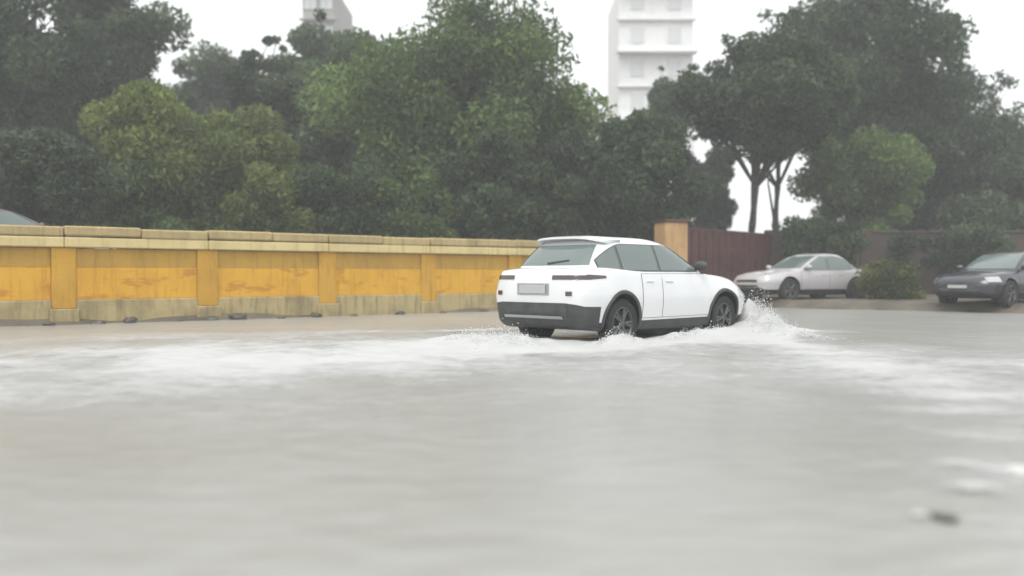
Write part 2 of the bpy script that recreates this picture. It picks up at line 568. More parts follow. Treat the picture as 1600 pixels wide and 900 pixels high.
def cubic(tab, n, col_=0):
    """dense Catmull-Rom style resample of table rows keyed by first column"""
    t = np.array(tab, float)
    k = np.linspace(0, len(t) - 1, n)
    out = []
    for q in k:
        i = min(int(q), len(t) - 2); s = q - i
        p0, p1, p2, p3 = t[max(i - 1, 0)], t[i], t[i + 1], t[min(i + 2, len(t) - 1)]
        out.append(.5 * (2 * p1 + (p2 - p0) * s + (2 * p0 - 5 * p1 + 4 * p2 - p3) * s * s + (3 * p1 - p0 - 3 * p2 + p3) * s ** 3))
    return np.array(out)

BODY_HATCH = [  # x, z_bottom, z_mid, z_belt, z_top, w_bottom, w_mid, w_belt
    (-2.23, .50, .68, .94, .98, .50, .60, .50), (-2.18, .38, .70, 1.05, 1.09, .70, .79, .67),
    (-2.02, .28, .69, 1.09, 1.13, .80, .88, .77), (-1.60, .24, .68, 1.115, 1.15, .83, .92, .83),
    (-.90, .22, .66, 1.075, 1.10, .82, .885, .835), (0, .21, .64, 1.045, 1.07, .82, .88, .83),
    (.80, .22, .64, 1.02, 1.05, .82, .885, .825), (1.25, .24, .66, 1.00, 1.06, .83, .91, .80),
    (1.70, .27, .66, .94, 1.01, .81, .905, .76), (2.02, .30, .64, .85, .91, .74, .83, .68),
    (2.20, .36, .61, .76, .80, .56, .68, .53), (2.25, .42, .58, .68, .71, .40, .50, .38)]
CAB_HATCH = [  # z, x_front, x_rear, half width
    (.96, 1.26, -2.00, .835), (1.07, 1.05, -1.99, .812), (1.17, .86, -1.92, .775), (1.29, .62, -1.80, .730),
    (1.40, .40, -1.67, .685), (1.48, .20, -1.56, .640), (1.535, .0, -1.47, .57), (1.57, -.2, -1.36, .47),
    (1.588, -.42, -1.20, .30), (1.594, -.65, -.95, .12)]
BODY_SEDAN = [
    (-2.20, .46, .62, .80, .84, .50, .60, .52), (-2.16, .36, .62, .88, .93, .68, .76, .68),
    (-2.00, .28, .62, .95, 1.00, .77, .84, .77), (-1.55, .23, .61, .96, 1.00, .80, .87, .82),
    (-.90, .21, .59, .94, .97, .79, .86, .83), (0, .20, .57, .92, .95, .79, .855, .82),
    (.80, .21, .58, .90, .93, .79, .86, .815), (1.25, .23, .60, .89, .95, .80, .875, .80),
    (1.70, .26, .60, .84, .90, .78, .87, .75), (2.02, .29, .59, .77, .82, .72, .80, .67),
    (2.18, .35, .57, .69, .73, .55, .66, .52), (2.23, .41, .55, .63, .66, .40, .50, .38)]
CAB_SEDAN = [
    (.84, 1.18, -1.72, .81), (.94, 1.00, -1.66, .795), (1.07, .78, -1.50, .755), (1.20, .53, -1.30, .71),
    (1.31, .28, -1.12, .665), (1.38, .10, -.98, .62), (1.425, -.08, -.86, .55), (1.45, -.22, -.74, .44),
    (1.46, -.35, -.62, .28), (1.465, -.45, -.52, .12)]

def build_car(name, loc, rz, paint, body=BODY_HATCH, cab=CAB_HATCH, wb=1.32, wr=.345, cladding=True, rear_dark=True):
    root = empty(name, loc, rz)
    S = cubic(body, 70)
    zb_, zt_ = .36, .60
    def section(r):
        x, zb, zm, zs, zt, wb_, wm, ws = r
        zc = max(zb + .05, .37)
        pts = [(0, zb), (wb_ * .6, zb), (wb_ - .05, zb), (wb_, zb + .03)]
        q = (zc - zb) / max(zm - zb, .05)
        pts += [(wb_ + (wm - wb_) * min(q, 1) ** .7, zc)]
        for k in (.35, .7, 1.0):
            z = zc + (zm - zc) * k
            e = np.clip((z - zb) / (zm - zb), 0, 1)
            pts.append((wb_ + (wm - wb_) * e ** .7, z))
        for k in (.25, .5, .75, .92):
            pts.append((wm + (ws - wm) * (1 - math.cos(k * math.pi / 2)), zm + (zs - zm) * k))
        pts += [(ws - .012, zs), (ws - .05, zs + (zt - zs) * .25), (ws * .75, zs + (zt - zs) * .6), (ws * .4, zs + (zt - zs) * .9), (0, zt)]
        return pts
    secs = [section(r) for r in S]
    m = len(secs[0])
    verts, faces, mats = [], [], []
    full = 2 * m - 2
    for r, s in zip(S, secs):
        verts += [(r[0], y, z) for y, z in s] + [(r[0], -y, z) for y, z in s[-2:0:-1]]
    for i in range(len(S) - 1):
        for k in range(full):
            k2 = (k + 1) % full
            faces.append((i * full + k, i * full + k2, (i + 1) * full + k2, (i + 1) * full + k))
            row = k if k < m - 1 else full - 1 - k
            z = (verts[i * full + k][2] + verts[i * full + k2][2]) / 2
            xx = S[i][0]
            mats.append(1 if row < 4 or (rear_dark and xx < -1.86 and row < 6) else 0)
    faces.append(tuple(range(full))); mats.append(0)
    n0 = (len(S) - 1) * full
    faces.append(tuple(range(n0 + full - 1, n0 - 1, -1))); mats.append(0)
    me = bpy.data.meshes.new('body')
    me.from_pydata(verts, [], faces)
    for q in (paint, CM['dark'] if cladding else paint, CM['liner']):
        me.materials.append(q)
    me.polygons.foreach_set("material_index", mats)
    me.update()
    # wheel arches cut out of the shell
    tmp = link('tmp', me)
    cut = MB()
    for ax in (-wb, wb):
        for sg in (-1, 1):
            n = 40
            v_, f_ = [], []
            for yy in (.58 * sg, 1.2 * sg):
                for k in range(n):
                    g = 2 * math.pi * k / n
                    v_.append((ax + (wr + .062) * math.cos(g), yy, wr + .012 + (wr + .062) * math.sin(g)))
            for k in range(n):
                k2 = (k + 1) % n
                f_.append((k, k2, n + k2, n + k) if sg < 0 else (k, n + k, n + k2, k2))
            a, b_ = tuple(range(n)), tuple(range(2 * n - 1, n - 1, -1))
            f_ += [a[::-1], b_[::-1]] if sg < 0 else [a, b_]
            cut.add(v_, f_)
    co = cut.build('cutter', CM['liner'])
    bm = bmesh.new(); bm.from_mesh(co.data); bmesh.ops.recalc_face_normals(bm, faces=bm.faces); bm.to_mesh(co.data); bm.free()
    bm = bmesh.new(); bm.from_mesh(me); bmesh.ops.recalc_face_normals(bm, faces=bm.faces); bm.to_mesh(me); bm.free()
    md = tmp.modifiers.new('b', 'BOOLEAN'); md.operation = 'DIFFERENCE'; md.object = co; md.solver = 'EXACT'
    try: md.material_mode = 'TRANSFER'
    except Exception: pass
    dg = bpy.context.evaluated_depsgraph_get()
    res = bpy.data.meshes.new_from_object(tmp.evaluated_get(dg))
    bpy.data.objects.remove(tmp); bpy.data.objects.remove(co)
    res.polygons.foreach_set("use_smooth", [True] * len(res.polygons))
    res.set_sharp_from_angle(angle=R(40))
    # shell and cladding become two parts
    def take(idx, nm):
        b2 = bmesh.new(); b2.from_mesh(res)
        bmesh.ops.delete(b2, geom=[q for q in b2.faces if q.material_index not in idx], context='FACES')
        m2 = bpy.data.meshes.new(nm); b2.to_mesh(m2); b2.free()
        for q in res.materials: m2.materials.append(q)
        return link(nm, m2, root)
    bo = take((0, 2), 'body')
    take((1,), 'lower_cladding')
    # cabin
    T = cubic(cab, 34)
    NX = 5.0
    def ring(z):
        xf = np.interp(z, T[:, 0], T[:, 1]); xr = np.interp(z, T[:, 0], T[:, 2]); w = np.interp(z, T[:, 0], T[:, 3])
        return xf, xr, w
    def side_y(x, z):
        xf, xr, w = ring(z)
        c, a = (xf + xr) / 2, (xf - xr) / 2
        q = min(abs((x - c) / a), .999)
        return w * (1 - q ** NX) ** (1 / NX)
    def end_x(y, z, s):
        xf, xr, w = ring(z)
        c, a = (xf + xr) / 2, (xf - xr) / 2
        q = min(abs(y / w), .999)
        return c + s * a * (1 - q ** NX) ** (1 / NX)
    v_, f_ = [], []
    n = 96
    for z in T[:, 0]:
        xf, xr, w = ring(z)
        c, a = (xf + xr) / 2, (xf - xr) / 2
        for k in range(n):
            g = 2 * math.pi * k / n
            cs, sn = math.cos(g), math.sin(g)
            v_.append((c + a * math.copysign(abs(cs) ** (2 / NX), cs), w * math.copysign(abs(sn) ** (2 / NX), sn), z))
    for i in range(len(T) - 1):
        for k in range(n):
            k2 = (k + 1) % n
            f_.append((i * n + k, i * n + k2, (i + 1) * n + k2, (i + 1) * n + k))
    f_.append(tuple(range((len(T) - 1) * n, len(T) * n)))
    mesh('cabin_shell', v_, f_, paint, root, True)
    ztop = T[-1, 0]
    zbelt = cab[1][0] + .02
    # patches that follow the cabin or the body side
    def patch(nm, x0, x1, lo, hi, surf, off, mat, par, sg, nu=14, nv=6):
        v_, f_ = [], []
        for i in range(nu + 1):
            x = x0 + (x1 - x0) * i / nu
            a, b_ = lo(x), hi(x)
            for j in range(nv + 1):
                z = a + (b_ - a) * j / nv
                v_.append((x, sg * (surf(x, z) + off), z))
        for i in range(nu):
            for j in range(nv):
                q = (i * (nv + 1) + j, (i + 1) * (nv + 1) + j, (i + 1) * (nv + 1) + j + 1, i * (nv + 1) + j + 1)
                f_.append(q if sg < 0 else q[::-1])
        return mesh(nm, v_, f_, mat, par, True)
    Sx = S[:, 0]
    tl0 = body[2][3] - .13
    dp = .055 if body is BODY_HATCH else 0
    def body_y(x, z):
        i = int(np.clip(np.searchsorted(Sx, x), 1, len(S) - 1))
        t = (x - Sx[i - 1]) / (Sx[i] - Sx[i - 1])
        A, B = secs[i - 1], secs[i]
        P = [((1 - t) * a[0] + t * b_[0], (1 - t) * a[1] + t * b_[1]) for a, b_ in zip(A, B)][3:13]
        return float(np.interp(z, [p[1] for p in P], [p[0] for p in P]))
    xf1, xr1, _ = ring(zbelt)
    zhi = cab[5][0] - .02
    xf2, xr2, _ = ring(zhi)
    fx0, fx1 = xf1 - .30, xf2 - .14
    rx0, rx1 = xr1 + .30, xr2 + .24
    def top(x):
        t = zhi
        if x > fx1: t = zbelt + .03 + (zhi - zbelt - .03) * (fx0 - x) / (fx0 - fx1)
        if x < rx1 + .25:
            e = (rx1 + .25 - x) / (rx1 + .25 - rx0)
            t = zhi - (zhi - zbelt) * .62 * e ** 1.6
        return max(t, zbelt + .015)
    bx = (xf1 + xr1) / 2 + .12
    for sg in (-1, 1):
        patch('window_surround', rx0 - .02, fx0 + .03, lambda x: zbelt - .018, lambda x: top(x) + .014, side_y, .003, CM['trim'], root, sg, 40, 6)
        patch('side_window', bx + .03, fx0, lambda x: zbelt, top, side_y, .009, CM['glass'], root, sg, 20, 6)
        patch('side_window', bx - .86, bx - .03, lambda x: zbelt, top, side_y, .009, CM['glass'], root, sg, 20, 6)
        if bx - .92 - rx0 > .08:
            patch('quarter_window', rx0, bx - .92, lambda x: zbelt, top, side_y, .009, CM['glass'], root, sg, 10, 6)
        # doors, each with its gap and handle
        for a, b_ in ((bx + .0, wb - .43), (-wb + .46, bx - .0)):
            patch('door_gap', a, b_, lambda x: .40, lambda x: zbelt - .045, body_y, .002, CM['seam'], root, sg, 12, 8)
            dr = patch('door', a + .006, b_ - .006, lambda x: .406, lambda x: zbelt - .051, body_y, .006, paint, root, sg, 12, 8)
            hx = a + .09
            yy = body_y(hx + .08, zbelt - .16)
            hb = MB().box(hx, hx + .19, sg * (yy + .012) - .012, sg * (yy + .012) + .012, zbelt - .172, zbelt - .145, .008)
            hb.build('handle', paint, dr, True)
        # mirror
        mx = fx0 - .03
        my = sg * (side_y(mx - .1, zbelt + .06) + .13)
        bm = bmesh.new(); bmesh.ops.create_icosphere(bm, subdivisions=3, radius=1)
        mv = [(mx + p.co.x * .075 - .02 * abs(p.co.y), my + p.co.y * .115, zbelt + .075 + p.co.z * .075) for p in bm.verts]
        mf = [[q.index for q in k.verts] for k in bm.faces]; bm.free()
        mo = mesh('wing_mirror', mv, mf, CM['dark'] if cladding else paint, root, True)
        MB().tube([(mx - .02, my - sg * .14, zbelt + .01), (mx, my, zbelt + .05)], .022, 6).build('bracket', CM['dark'], mo)
        # lamps
        patch('headlight', wb + .43, 2.10, lambda x: .66, lambda x: .80 - .05 * (x - 1.8), body_y, .006, CM['lamp'], root, sg, 8, 4)
        patch('tail_light', body[2][0] + .0, body[2][0] + .34, lambda x: tl0 + .06 * (x - body[2][0]), lambda x: tl0 + .07 - .05 * (x - body[2][0]), body_y, .007, CM['smoke'], root, sg, 8, 4)
        if cladding:   # plastic lip round each arch
            for ax in (-wb, wb):
                v_, f_ = [], []
                nn = 26
                for k in range(nn + 1):
                    g = R(-8) + R(196) * k / nn
                    for rr, of in ((wr + .058, .004), (wr + .062, .016), (wr + .105, .016), (wr + .112, .002)):
                        x, z = ax + rr * math.cos(g), wr + .012 + rr * math.sin(g)
                        v_.append((x, sg * (body_y(x, max(z, .30)) + of), z))
                for k in range(nn):
                    for j in range(3):
                        q = (k * 4 + j, k * 4 + j + 1, k * 4 + 5 + j, k * 4 + 4 + j)
                        f_.append(q if sg > 0 else q[::-1])
                mesh('arch_trim', v_, f_, CM['dark'], root, True)
    # screens
    def screen(nm, s, z0, z1, frac, off, mat):
        v_, f_ = [], []
        nu, nv = 20, 8
        for j in range(nv + 1):
            z = z0 + (z1 - z0) * j / nv
            w = ring(z)[2] * frac
            for i in range(nu + 1):
                y = w * (-1 + 2 * i / nu)
                v_.append((end_x(y, z, s) + s * off, y, z + off * .4))
        for j in range(nv):
            for i in range(nu):
                q = (j * (nu + 1) + i, j * (nu + 1) + i + 1, (j + 1) * (nu + 1) + i + 1, (j + 1) * (nu + 1) + i)
                f_.append(q if s > 0 else q[::-1])
        return mesh(nm, v_, f_, mat, root, True)
    screen('windscreen', 1, zbelt + .04, cab[5][0] - .005, .86, .008, CM['glass'])
    rw = screen('rear_window', -1, zbelt + .07, cab[5][0] - .03, .84, .008, CM['glass'])
    xb = body[0][0]
    def rear_x(y, z):
        """x of the tail at that spot: outermost station whose section reaches there"""
        for r, s in zip(S, secs):
            ys_ = [p[0] for p in s[3:15]]; zs_ = [p[1] for p in s[3:15]]
            if r[1] <= z <= r[4] and abs(y) <= np.interp(z, zs_, ys_) + .001:
                return r[0]
        return -1.9
    def front_x(y, z):
        for r, s in zip(S[::-1], secs[::-1]):
            ys_ = [p[0] for p in s[3:15]]; zs_ = [p[1] for p in s[3:15]]
            if r[1] <= z <= r[4] and abs(y) <= np.interp(z, zs_, ys_) + .001:
                return r[0]
        return 1.9
    def endpatch(nm, s, y0, y1, z0, z1, off, mat, par=root, nu=12, nv=3):
        fn = rear_x if s < 0 else front_x
        v_, f_ = [], []
        for j in range(nv + 1):
            for i in range(nu + 1):
                y, z = y0 + (y1 - y0) * i / nu, z0 + (z1 - z0) * j / nv
                v_.append((fn(y, z) + s * off, y * 1.014, z))
        for j in range(nv):
            for i in range(nu):
                q = (j * (nu + 1) + i, j * (nu + 1) + i + 1, (j + 1) * (nu + 1) + i + 1, (j + 1) * (nu + 1) + i)
                f_.append(q if s > 0 else q[::-1])
        return mesh(nm, v_, f_, mat, par, True)
    # tail: lamp bar, plate in its recess, silver strip, reflectors, wiper
    endpatch('tail_light', -1, -.83, -.36, tl0 + .0, tl0 + .06, .010, CM['smoke'], nu=24)
    endpatch('tail_light', -1, .36, .83, tl0 + .0, tl0 + .06, .010, CM['smoke'], nu=24)
    endpatch('plate_recess', -1, -.30, .30, .69 + dp, .85 + dp, .006, CM['chrome'] if rear_dark else CM['dark'])
    MB().box(xb - .022, xb - .010, -.25, .25, .71 + dp, .83 + dp, .004).build('number_plate', CM['plate'], root)
    if rear_dark:
        endpatch('rear_bumper', -1, -.62, .62, .46, .64, .012, CM['dark'], nu=20, nv=6)
        endpatch('bumper_strip', -1, -.55, .55, .42, .46, .03, CM['chrome'])
        for sg in (-1, 1):
            endpatch('reflector', -1, sg * .60, sg * .70, .74, .80, .012, CM['smoke'], nu=4)
    # nose: grille, lower intake, plate
    endpatch('grille', 1, -.45, .45, .58, .66, .008, CM['dark'])
    endpatch('lower_intake', 1, -.48, .48, .42, .50, .008, CM['dark'])
    MB().box(2.262, 2.275, -.25, .25, .50, .58, .004).build('number_plate', CM['plate'], root)
    # roof spoiler (hatch only), aerial
    if cab is CAB_HATCH:
        v_, f_ = [], []
        nu = 16
        for i in range(nu + 1):
            y = -.63 + 1.26 * i / nu
            e = 1 - abs(y / .63) ** 4
            za = 1.515 + .065 * e
            xa = end_x(y * .9, 1.52, -1)
            for dx, dz in ((.22, .012), (-.02, .008), (-.14 - .02 * e, -.010), (-.14 - .02 * e, -.038), (.0, -.06), (.22, -.04)):
                v_.append((xa + dx, y, za + dz))
        for i in range(nu):
            for j in range(6):
                j2 = (j + 1) % 6
                f_.append((i * 6 + j, i * 6 + j2, (i + 1) * 6 + j2, (i + 1) * 6 + j))
        f_ += [tuple(range(6)), tuple(range(nu * 6 + 5, nu * 6 - 1, -1))]
        sp = mesh('roof_spoiler', v_, f_, paint, root, True, auto=40)
        bm = bmesh.new(); bm.from_mesh(sp.data); bmesh.ops.recalc_face_normals(bm, faces=bm.faces); bm.to_mesh(sp.data); bm.free()
        MB().tube([(end_x(0, zbelt + .1, -1) - .03, .0, zbelt + .1), (end_x(-.36, zbelt + .14, -1) - .025, -.36, zbelt + .14)], .012, 5).build('wiper', CM['dark'], root)
    MB().tube([(-.95, 0, ztop - .02), (-1.12, 0, ztop + .13)], [.012, .005], 6).build('aerial', CM['dark'], root)
    # wheels
    tp = [(wr - .115, -.10), (wr - .03, -.112), (wr - .008, -.095), (wr, -.06), (wr, .06), (wr - .008, .095), (wr - .03, .112), (wr - .115, .10)]
    tyre = MB().lathe_y(tp, 40)
    rimb = MB().lathe_y([(wr - .112, -.095), (wr - .13, -.10), (wr - .15, -.07), (wr - .15, .07), (wr - .13, .10), (wr - .112, .095)], 40)
    for k in range(5):
        g = 2 * math.pi * k / 5 + .3
        for dg in (-.16, .16):
            a = Vector((math.cos(g) * .05, 0, math.sin(g) * .05)); b_ = Vector((math.cos(g + dg) * (wr - .14), 0, math.sin(g + dg) * (wr - .14)))
            for sd in (-1, 1):
                rimb.tube([a + Vector((0, sd * .085, 0)), b_ + Vector((0, sd * .08, 0))], .021, 6)
    for sd in (-1, 1):
        rimb.lathe_y([(.0, sd * .1), (.055, sd * .095), (.06, sd * .07)], 16)
    rimb.lathe_y([(.0, -.03), (wr - .15, -.03), (wr - .15, .03), (0, .03)], 24)
    t_me = r_me = None
    for ax in (-wb, wb):
        for sg in (-1, 1):
            wl = empty('wheel', (ax, sg * .775, wr)); wl.parent = root
            if t_me is None:
                t_o = tyre.build('tyre', CM['tyre'], wl, True); r_o = rimb.build('rim', CM['rim'], wl, True)
                t_me, r_me = t_o.data, r_o.data
            else:
                link('tyre', t_me, wl); link('rim', r_me, wl)
            wl.rotation_euler = (0, rnd.uniform(0, 1.2), 0)
    return root

white = car_paint('white_paint', (.72, .73, .735))
t = build_car('car', (CAR[0], CAR[1], -.07), math.atan2(CH[1], CH[0]), white)
tag(t, 'white hatchback car with dark lower cladding driving through the flood', 'car', 'cars')

d = 27.4
t = build_car('car', (px(1256, d), d, .16), R(205), car_paint('silver_paint', (.47, .45, .46)), BODY_SEDAN, CAB_SEDAN, cladding=False, rear_dark=False)
tag(t, 'small pale silver car parked on the bank beyond the white car', 'car', 'cars')
d = 23.8
t = build_car('car', (px(1568, d), d, .12), R(214), car_paint('navy_paint', (.030, .033, .042)), BODY_SEDAN, CAB_SEDAN, cladding=False, rear_dark=False)
tag(t, 'dark navy car parked on the bank at the right edge', 'car', 'cars')
d = 20.0
t = build_car('car', (px(2, d), d, .88), R(38), car_paint('maroon_car_paint', (.10, .04, .045)), cladding=False, rear_dark=False)
tag(t, 'dark maroon car mostly hidden behind the ochre wall', 'car', 'cars')

# spray thrown up by the moving car: fine drops in a mist of finer ones
oct_v = np.array(((1, 0, 0), (-1, 0, 0), (0, 1, 0), (0, -1, 0), (0, 0, 1), (0, 0, -1)), float)
oct_f = np.array(((0, 2, 4), (2, 1, 4), (1, 3, 4), (3, 0, 4), (2, 0, 5), (1, 2, 5), (3, 1, 5), (0, 3, 5)))
def to_world(u, w):
    return CAR[0] + u * CH[0] + w * CR[0], CAR[1] + u * CH[1] + w * CR[1]
n = 420000
u = rng.uniform(-4, 3.3, n); w = rng.uniform(-2.6, 3.2, n)
h = plume_h(u, w)
ok = (rng.random(n) < np.clip(h * 3.5, 0, 1)) & ~((np.abs(w) < .93) & (np.abs(u) < 2.2))
u, w, h = u[ok], w[ok], h[ok]
z = h * np.minimum(rng.random(len(h)) ** .7 * .9 + rng.exponential(.22, len(h)), 2.4)
x, y = to_world(u, w)
P = np.stack([x, y, water_z(x, y) + .01 + z], -1)
Rr = .003 + .010 * rng.random(len(P)) ** 5
v = (P[:, None, :] + oct_v[None] * Rr[:, None, None]).reshape(-1, 3)
f = (oct_f[None] + (np.arange(len(P)) * 6)[:, None, None]).reshape(-1, 3)
print('drops', len(P))
tag(np_mesh('spray', v, f, M['spray']), 'white water drops thrown up round the moving white car', 'spray', kind='stuff')
# ------------------------------------------------------------------ ochre compound wall
BAY = 2.79
W0 = WA + WT * 1.06            # a pier stands at photo column 130
wall = empty('boundary_wall', (W0[0], W0[1], 0), math.atan2(WT[1], WT[0]))
tag(wall, 'long ochre and yellow painted boundary wall with cream coping', 'wall')
NB0, NB1 = -1, 6
for k in range(NB0, NB1):
    a, b_ = k * BAY + .22, (k + 1) * BAY - .22
    j = rnd.uniform(-.006, .006)
    MB().box(a, b_, .03 + j, .22, .475, 1.10, .006).build('yellow_panel', M['yellow'], wall)
    MB().box(a, b_, .045 + j, .215, 1.102, 1.475, .006).build('ochre_panel', M['ochre'], wall)
    MB().box(a - .215, b_ + .215, -.085, .25, 1.49, 1.685, .02).build('cream_band', M['cream'], wall)
    MB().box(a, b_, -.03 + j, .25, -.25, .473, .02).build('plinth', M['plinth'], wall)
    x = a - .215                                # coping slabs, slightly uneven
    while x < b_ + .2:
        ln = min(1.42, b_ + .215 - x)
        dz, dy = rnd.uniform(-.018, .018), rnd.uniform(-.012, .012)
        if ln > .1:
            MB().box(x + .006, x + ln - .006, -.085 + dy, .29 + dy, 1.70 + dz, 1.895 + dz, .03).build('coping_slab', M['capstone'], wall)
        x += ln
for k in range(NB0, NB1 + 1):
    m_ = MB().box(k * BAY - .217, k * BAY + .217, -.012, .26, .30, 1.486, .012)
    pr = m_.build('pier', M['pier'], wall)
    MB().box(k * BAY - .26, k * BAY + .26, -.11, .28, -.25, .298, .02).build('pier_foot', M['plinth'], pr)

# gate pillar, maroon gate, brick wall beyond
d = 28.3
gx = px(1048, d)
gp = empty('gate_pillar', (gx, d, 0), R(18))
tag(gp, 'peach plastered gate pillar at the end of the ochre wall', 'pillar')
MB().box(-.40, .40, -.40, .40, -.1, 2.62, .03).build('shaft', M['peach'], gp)
MB().box(-.46, .46, -.46, .46, 2.622, 2.70, .02).build('cap', M['maroon'], gp)
MB().box(-.44, .44, -.44, .44, -.2, .45, .02).build('base', M['plinth'], gp)
g0 = Vector((gx + .46, d + .15, 0)); g1 = Vector((px(1205, 33.5), 33.5, 0))
gl = (g1 - g0).length
gate = empty('metal_gate', g0, math.atan2(g1.y - g0.y, g1.x - g0.x))
tag(gate, 'tall maroon sheet metal gate beside the peach pillar', 'gate')
MB().box(0, gl, -.04, .04, .32, .40).box(0, gl, -.04, .04, 2.42, 2.50).box(0, gl, -.045, .035, 1.38, 1.44).build('frame', M['maroon'], gate)
nsh = max(4, int(gl / .45))
for k in range(nsh):
    s = gl / nsh
    MB().box(k * s + .01, (k + 1) * s - .01, -.015, .015, .405, 2.415, .006).build('sheet', M['maroon'], gate)
for k in range(nsh + 1):
    MB().box(k * gl / nsh - .02, k * gl / nsh + .02, -.055, -.016, .405, 2.415, .006).build('rib', M['maroon'], gate)
bw0 = Vector((px(1205, 33.7), 33.7, 0)); bw1 = Vector((24, 33.2, 0))
bl = (bw1 - bw0).length
bw = empty('brick_wall', bw0, math.atan2(bw1.y - bw0.y, bw1.x - bw0.x))
tag(bw, 'long dull red brick wall behind the parked cars', 'wall')
nb = int(bl / 3.0)
for k in range(nb):
    a = k * bl / nb
    MB().box(a + .2, a + bl / nb - .2, 0, .23, 0, 2.55).build('brickwork', M['brick'], bw)
    MB().box(a - .197, a + .197, -.08, .31, 0, 2.66).build('pier', M['brick'], bw)
    MB().box(a + .205, a + bl / nb - .205, -.06, .29, 2.552, 2.63, .015).build('coping', M['dark_cope'], bw)

# ------------------------------------------------------------------ far buildings
def block(name, label, x0, x1, d, ztop, floors, wall_m, ncol, slab_m, depth=9.0):
    b = empty(name, ((x0 + x1) / 2, d, 0)); tag(b, label, 'building', 'buildings above the trees')
    w = (x1 - x0) / 2
    h = ztop / floors
    MB().box(-w, w, 0, depth, -.5, ztop, .05).build('wall', wall_m, b)
    for k in range(1, floors + 1):
        MB().box(-w - .25, w + .25, -.9 if k % 2 else -.35, -.003, k * h - .16, k * h + .02, .03).build('floor_slab', slab_m, b)
    MB().box(-w - .1, w + .1, -.12, .15, ztop + .02, ztop + .85, .03).build('parapet', slab_m, b)
    for k in range(floors):
        for c in range(ncol):
            cx = -w + (c + .5) * 2 * w / ncol
            z0 = k * h + h * .30; z1 = k * h + h * .76
            wo = MB().box(cx - .62, cx + .62, -.06, -.003, z0 - .06, z1 + .06, .01).build('window', slab_m, b)
            MB().box(cx - .54, cx - .02, -.075, -.062, z0, z1).box(cx + .02, cx + .54, -.075, -.062, z0, z1).build('pane', M['win_dark'], wo)
    return b
d = 78.0
block('apartment_block', 'pale apartment block rising in the sky gap between the green and dark trees', px(966, d), px(1082, d), d, pz(-20, d), 9, M['pale_wall'], 2, M['pale_slab'])
d = 80.0
block('apartment_block', 'grey apartment block glimpsed above the slender trees left of centre', px(474, d), px(524, d), d, pz(-20, d), 9, M['grey_wall'], 2, M['concrete'])

# ------------------------------------------------------------------ trees
def leaves(centres, radii, tones, count, size, seed, flat=.85):
    g = np.random.default_rng(seed)
    wgt = radii ** 2.2; wgt = wgt / wgt.sum()
    idx = g.choice(len(centres), count, p=wgt)
    dr = g.normal(size=(count, 3)); dr /= np.linalg.norm(dr, axis=1)[:, None]
    rr = radii[idx] * g.random(count) ** .45
    p = centres[idx] + dr * rr[:, None] * np.array((1, 1, flat))
    a = g.normal(size=(count, 3)); a /= np.linalg.norm(a, axis=1)[:, None]
    b = np.cross(a, g.normal(size=(count, 3))); b /= np.linalg.norm(b, axis=1)[:, None]
    s = size * g.uniform(.6, 1.4, count)[:, None]
    v = np.stack([p - a * s, p + b * s * .42, p + a * s, p - b * s * .42], 1).reshape(-1, 3)
    f = np.arange(count * 4).reshape(-1, 4)
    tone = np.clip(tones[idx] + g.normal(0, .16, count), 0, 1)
    return v, f, np.repeat(tone, 4)

